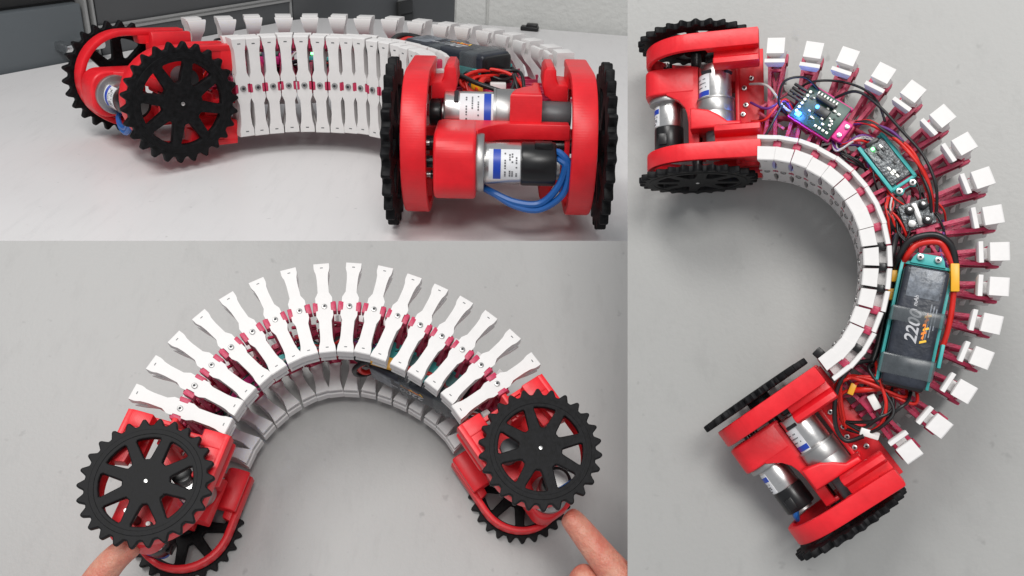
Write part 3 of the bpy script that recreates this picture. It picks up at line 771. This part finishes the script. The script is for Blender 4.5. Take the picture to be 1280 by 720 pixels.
ct = mat('cabinet_trim_glare', (0.34, 0.34, 0.335), 0.35, metal=0.4, var=0.1)
cd = mat('cabinet_black', (0.02, 0.02, 0.02), 0.6)  # near-black of the carcass, the hinges and the panel above the left door
hs = mat('handle_chrome', (0.7, 0.7, 0.7), 0.2, metal=1.0)
X = lambda px, y=20: on_wall(CF, (px, y))[0]
Zc = lambda px: on_wall(CF, px)[1]
x0, x1, x2, x3, x4, x5 = X(-400, 40), X(97, 20), X(110, 20), X(354, 10), X(490, 10), X(572, 10)
x3b, x4b = X(357, 10), X(506, 10)
zt1 = Zc((45, 8)); z_lo = -.45; z_mid0 = Zc((230, 13.5)); z_mid1 = Zc((230, 18)); z_hi = zt1 + .5
def panel(a, z0, b_, z1, m, d=.02, name='panel'):
    q = MB(); q.box((a, z0, -.02), (b_, z1, d), m, .003); return q.obj(name, cab)
panel(x0, z_lo - .01, x5, z_hi, cd, -.002, 'carcass')
panel(x0, z_lo, x1 - .004, zt1, cb, name='door'); panel(x0, zt1 + .004, x1 - .004, z_hi, cd, .004, name='drawer')
panel(x1, z_lo, x1 + (x2 - x1) * .34, z_hi, ct, .024, 'trim'); panel(x1 + (x2 - x1) * .40, z_lo, x1 + (x2 - x1) * .66, z_hi, cg, .015, 'trim'); panel(x1 + (x2 - x1) * .72, z_lo, x2, z_hi, ct, .024, 'trim')
panel(x2 + .004, z_lo, x3, z_mid0 - .002, cg, name='door'); panel(x2 + .004, z_mid1 + .003, x3, z_hi, cg, name='drawer')
panel(x2 + .004, z_mid0, x3, z_mid0 + (z_mid1 - z_mid0) * .33, ct, .024, 'trim'); panel(x2 + .004, z_mid0 + (z_mid1 - z_mid0) * .66, x3, z_mid1, ct, .024, 'trim')  # glare along the door gap, put in as pale strips
panel(x3, z_lo, x3b, z_hi, ct, .022, 'trim')
panel(x3b + .004, z_lo, x4, z_hi, cg, name='door'); panel(x4 + .003, z_lo, x4b, z_hi, ct, .018, 'trim')
for px in ((497, 9), (498, 22)):
    a, z = on_wall(CF, px); q = MB(); q.box((a - .03, z - .02, .018), (a + .03, z + .02, .03), cd, .004); q.obj('hinge', cab)
panel(x4b + .004, z_lo, x5, z_hi, cg, name='door')
ha, hz = on_wall(CF, (57, 57)); hb, hz2 = on_wall(CF, (106, 47)); q = MB()
q.box((ha, (hz + hz2) / 2 - .009, .045), (hb, (hz + hz2) / 2 + .009, .062), hs, .006)
for x in (ha + .012, hb - .012): q.box((x - .008, (hz + hz2) / 2 - .008, .015), (x + .008, (hz + hz2) / 2 + .008, .05), hs, .003)
q.obj('handle', cab)

WF = wall_frame((568, 28.5), (784, 45), .02)
wm = mat('painted_block', (0.55, 0.55, 0.53), 0.6, var=0.05, vscale=9, bump=0.35, bscale=70)
wl = on_wall(WF, (568, 10))[0]; wr = on_wall(WF, (609, 10))[0]; wall_o = place(WF)
wall_e = structure(link('wall', (lambda b: (b.box((wl, -.5, -.12), (wl + 2.6, .8, -.006), wm), b.data('wall'))[1])(MB()))); wall_e.matrix_world = wall_o
bw = .50
blk = {}
for r, z in enumerate((-.34, -.07, .20, .47)):
    off = wr if r % 2 else wr - bw / 2
    xs = [wl] + [x for x in (off + bw * k for k in range(-1, 6)) if wl + .02 < x < wl + 2.6] + [wl + 2.6]
    for a, c in zip(xs, xs[1:]):
        q = MB(); q.box((a + .002, z + .002, -.012), (c - .002, z + .268, 0), wm, .003, seg=1); o = q.obj('block', wall_e)

a = on_table('A', (662, 38)); n3 = nA
q = MB(); q.box((-.021, -.012, 0), (.021, .012, .010), MAT['blackgloss'], .003); q.box((-.008, -.011, .008), (.019, .011, .016), MAT['blackgloss'], .003)
rem = q.obj('remote_control'); rem.location = w(a); rem.rotation_euler = (0, 0, math.radians(-8))
tag(rem, 'small black plastic box at the far edge of the white table by the wall', 'box')

# ------------------------------------------------------------------ the robots
RIG = {}
RIG['A'], rootA = build_robot('A', 'snake robot standing on the white table before the grey cabinet, seen from the front')
RIG['B'], rootB = build_robot('B', 'snake robot lying on its side, ribs fanned out, fingers touching its wheels')
RIG['C'], rootC = build_robot('C', 'snake robot seen from above, electronics and battery showing between its ribs')

# ------------------------------------------------------------------ hands (camera frame points, metres)
def skin_hand(name, chains, label, nails):
    """one body grown over joint chains: each chain is a list of (point, radius); chains[0] is wrist to palm, others start on an existing point"""
    V = []; E = []; RAD = []
    def add(p, r):
        for i, q in enumerate(V):
            if (q - p).length < 1e-5: return i
        V.append(p); RAD.append(r); return len(V) - 1
    for ch in chains:
        prev = None
        for p, r in ch:
            i = add(w(p), r)
            if prev is not None and i != prev: E.append((prev, i))
            prev = i
    me = bpy.data.meshes.new('tmp'); me.from_pydata([tuple(v) for v in V], E, [])
    o = link('tmp', me)
    sk = o.modifiers.new('s', 'SKIN'); sk.use_smooth_shade = True; sk.branch_smoothing = 0.6
    for i, sv in enumerate(o.data.skin_vertices[0].data): sv.radius = (RAD[i], RAD[i]); sv.use_root = i == 0
    sb = o.modifiers.new('u', 'SUBSURF'); sb.levels = 3; sb.render_levels = 3
    dg = bpy.context.evaluated_depsgraph_get()
    m2 = bpy.data.meshes.new_from_object(o.evaluated_get(dg)); bpy.data.objects.remove(o)
    m2.materials.clear(); m2.materials.append(MAT['skin']); m2.shade_smooth()
    h = link(name, m2); tag(h, label, 'hand', 'hands holding the robot')
    for c, x, n, l, wd in nails:
        c, x, n = w(c), Vector(T @ np.array(x)).normalized(), Vector(T @ np.array(n)).normalized()
        y = n.cross(x).normalized(); n = x.cross(y)
        b = bmesh.new(); bmesh.ops.create_uvsphere(b, u_segments=16, v_segments=8, radius=1)
        bmesh.ops.transform(b, matrix=Matrix.Diagonal((l, wd, .0012, 1)), verts=b.verts)
        mm = bpy.data.meshes.new('nail'); b.to_mesh(mm); b.free(); mm.materials.append(MAT['nail']); mm.shade_smooth()
        q = link('fingernail', mm, h); q.matrix_world = mat4(c, x, y, n)
    return h
def cp(px, depth): return ray(px) * depth
def wheel_depth(k, y):
    s = SCALE['B']; p = np.array(RIG['B'].upt(k, 0, y, .5)); return float((np.array(FIT['B']['R']) @ p * s + np.array(FIT['B']['t']) * s)[2])
dl = wheel_depth(1, -RIG['B'].yw); dr = wheel_depth(2, RIG['B'].yw)
def hand(name, tip, path, depths, radii, label, palm):
    index = [(cp(p, d), r) for p, d, r in zip(path, depths, radii)]
    k = index[-1]                                       # knuckle
    kd = depths[-1]
    P = lambda px, dd, r: (cp(px, kd + dd), r)
    body = [P(*q) for q in palm['body']]
    chains = [[k] + body, index[::-1]]
    for f in palm['fingers']: chains.append([body[f[0]]] + [P(*q) for q in f[1]])
    return skin_hand(name, chains, label, [])
hand('hand', None, [(706, 641), (716, 650), (735, 674), (757, 702), (790, 740)], [dr + .004, dr + .003, dr + .0, dr - .006, dr - .01], [.0074, .0092, .0104, .0118, .0140],
     'finger reaching in from the lower right corner to touch the black wheel',
     dict(body=[((808, 775), .0, .014), ((840, 820), .0, .017), ((890, 880), .0, .019), ((960, 960), .0, .02)],
          fingers=[(0, [((775, 760), .012, .0105), ((744, 730), .010, .0105), ((726, 716), .012, .0098), ((722, 734), .026, .0085)]),
                   (1, [((800, 800), .022, .0100), ((765, 780), .022, .0095), ((750, 770), .03, .0085), ((755, 785), .04, .0075)]),
                   (1, [((820, 830), .034, .0090), ((790, 815), .034, .0085), ((775, 808), .04, .0075), ((780, 822), .05, .0065)]),
                   (2, [((885, 820), -.012, .0115), ((850, 770), -.012, .0100), ((822, 735), -.008, .0085)])]))
hand('hand', None, [(172, 678), (163, 683), (143, 697), (124, 722), (100, 765)], [dl + .010, dl + .009, dl + .006, dl + .004, dl + .002], [.0072, .0088, .0100, .0112, .0130],
     'finger reaching in from the bottom edge to touch the left black wheel',
     dict(body=[((85, 795), .0, .014), ((60, 840), .0, .017), ((20, 900), .0, .019), ((-50, 980), .0, .02)],
          fingers=[(0, [((118, 790), .014, .0105), ((140, 762), .014, .0098), ((152, 752), .02, .009), ((150, 765), .03, .008)]),
                   (1, [((96, 830), .024, .0100), ((122, 806), .024, .0095), ((134, 796), .03, .0085), ((130, 810), .04, .0075)]),
                   (1, [((76, 858), .036, .0090), ((102, 838), .036, .0085), ((114, 830), .042, .0075), ((110, 842), .052, .0065)]),
                   (2, [((0, 850), -.012, .0115), ((30, 800), -.012, .0100), ((52, 765), -.008, .0085)])]))
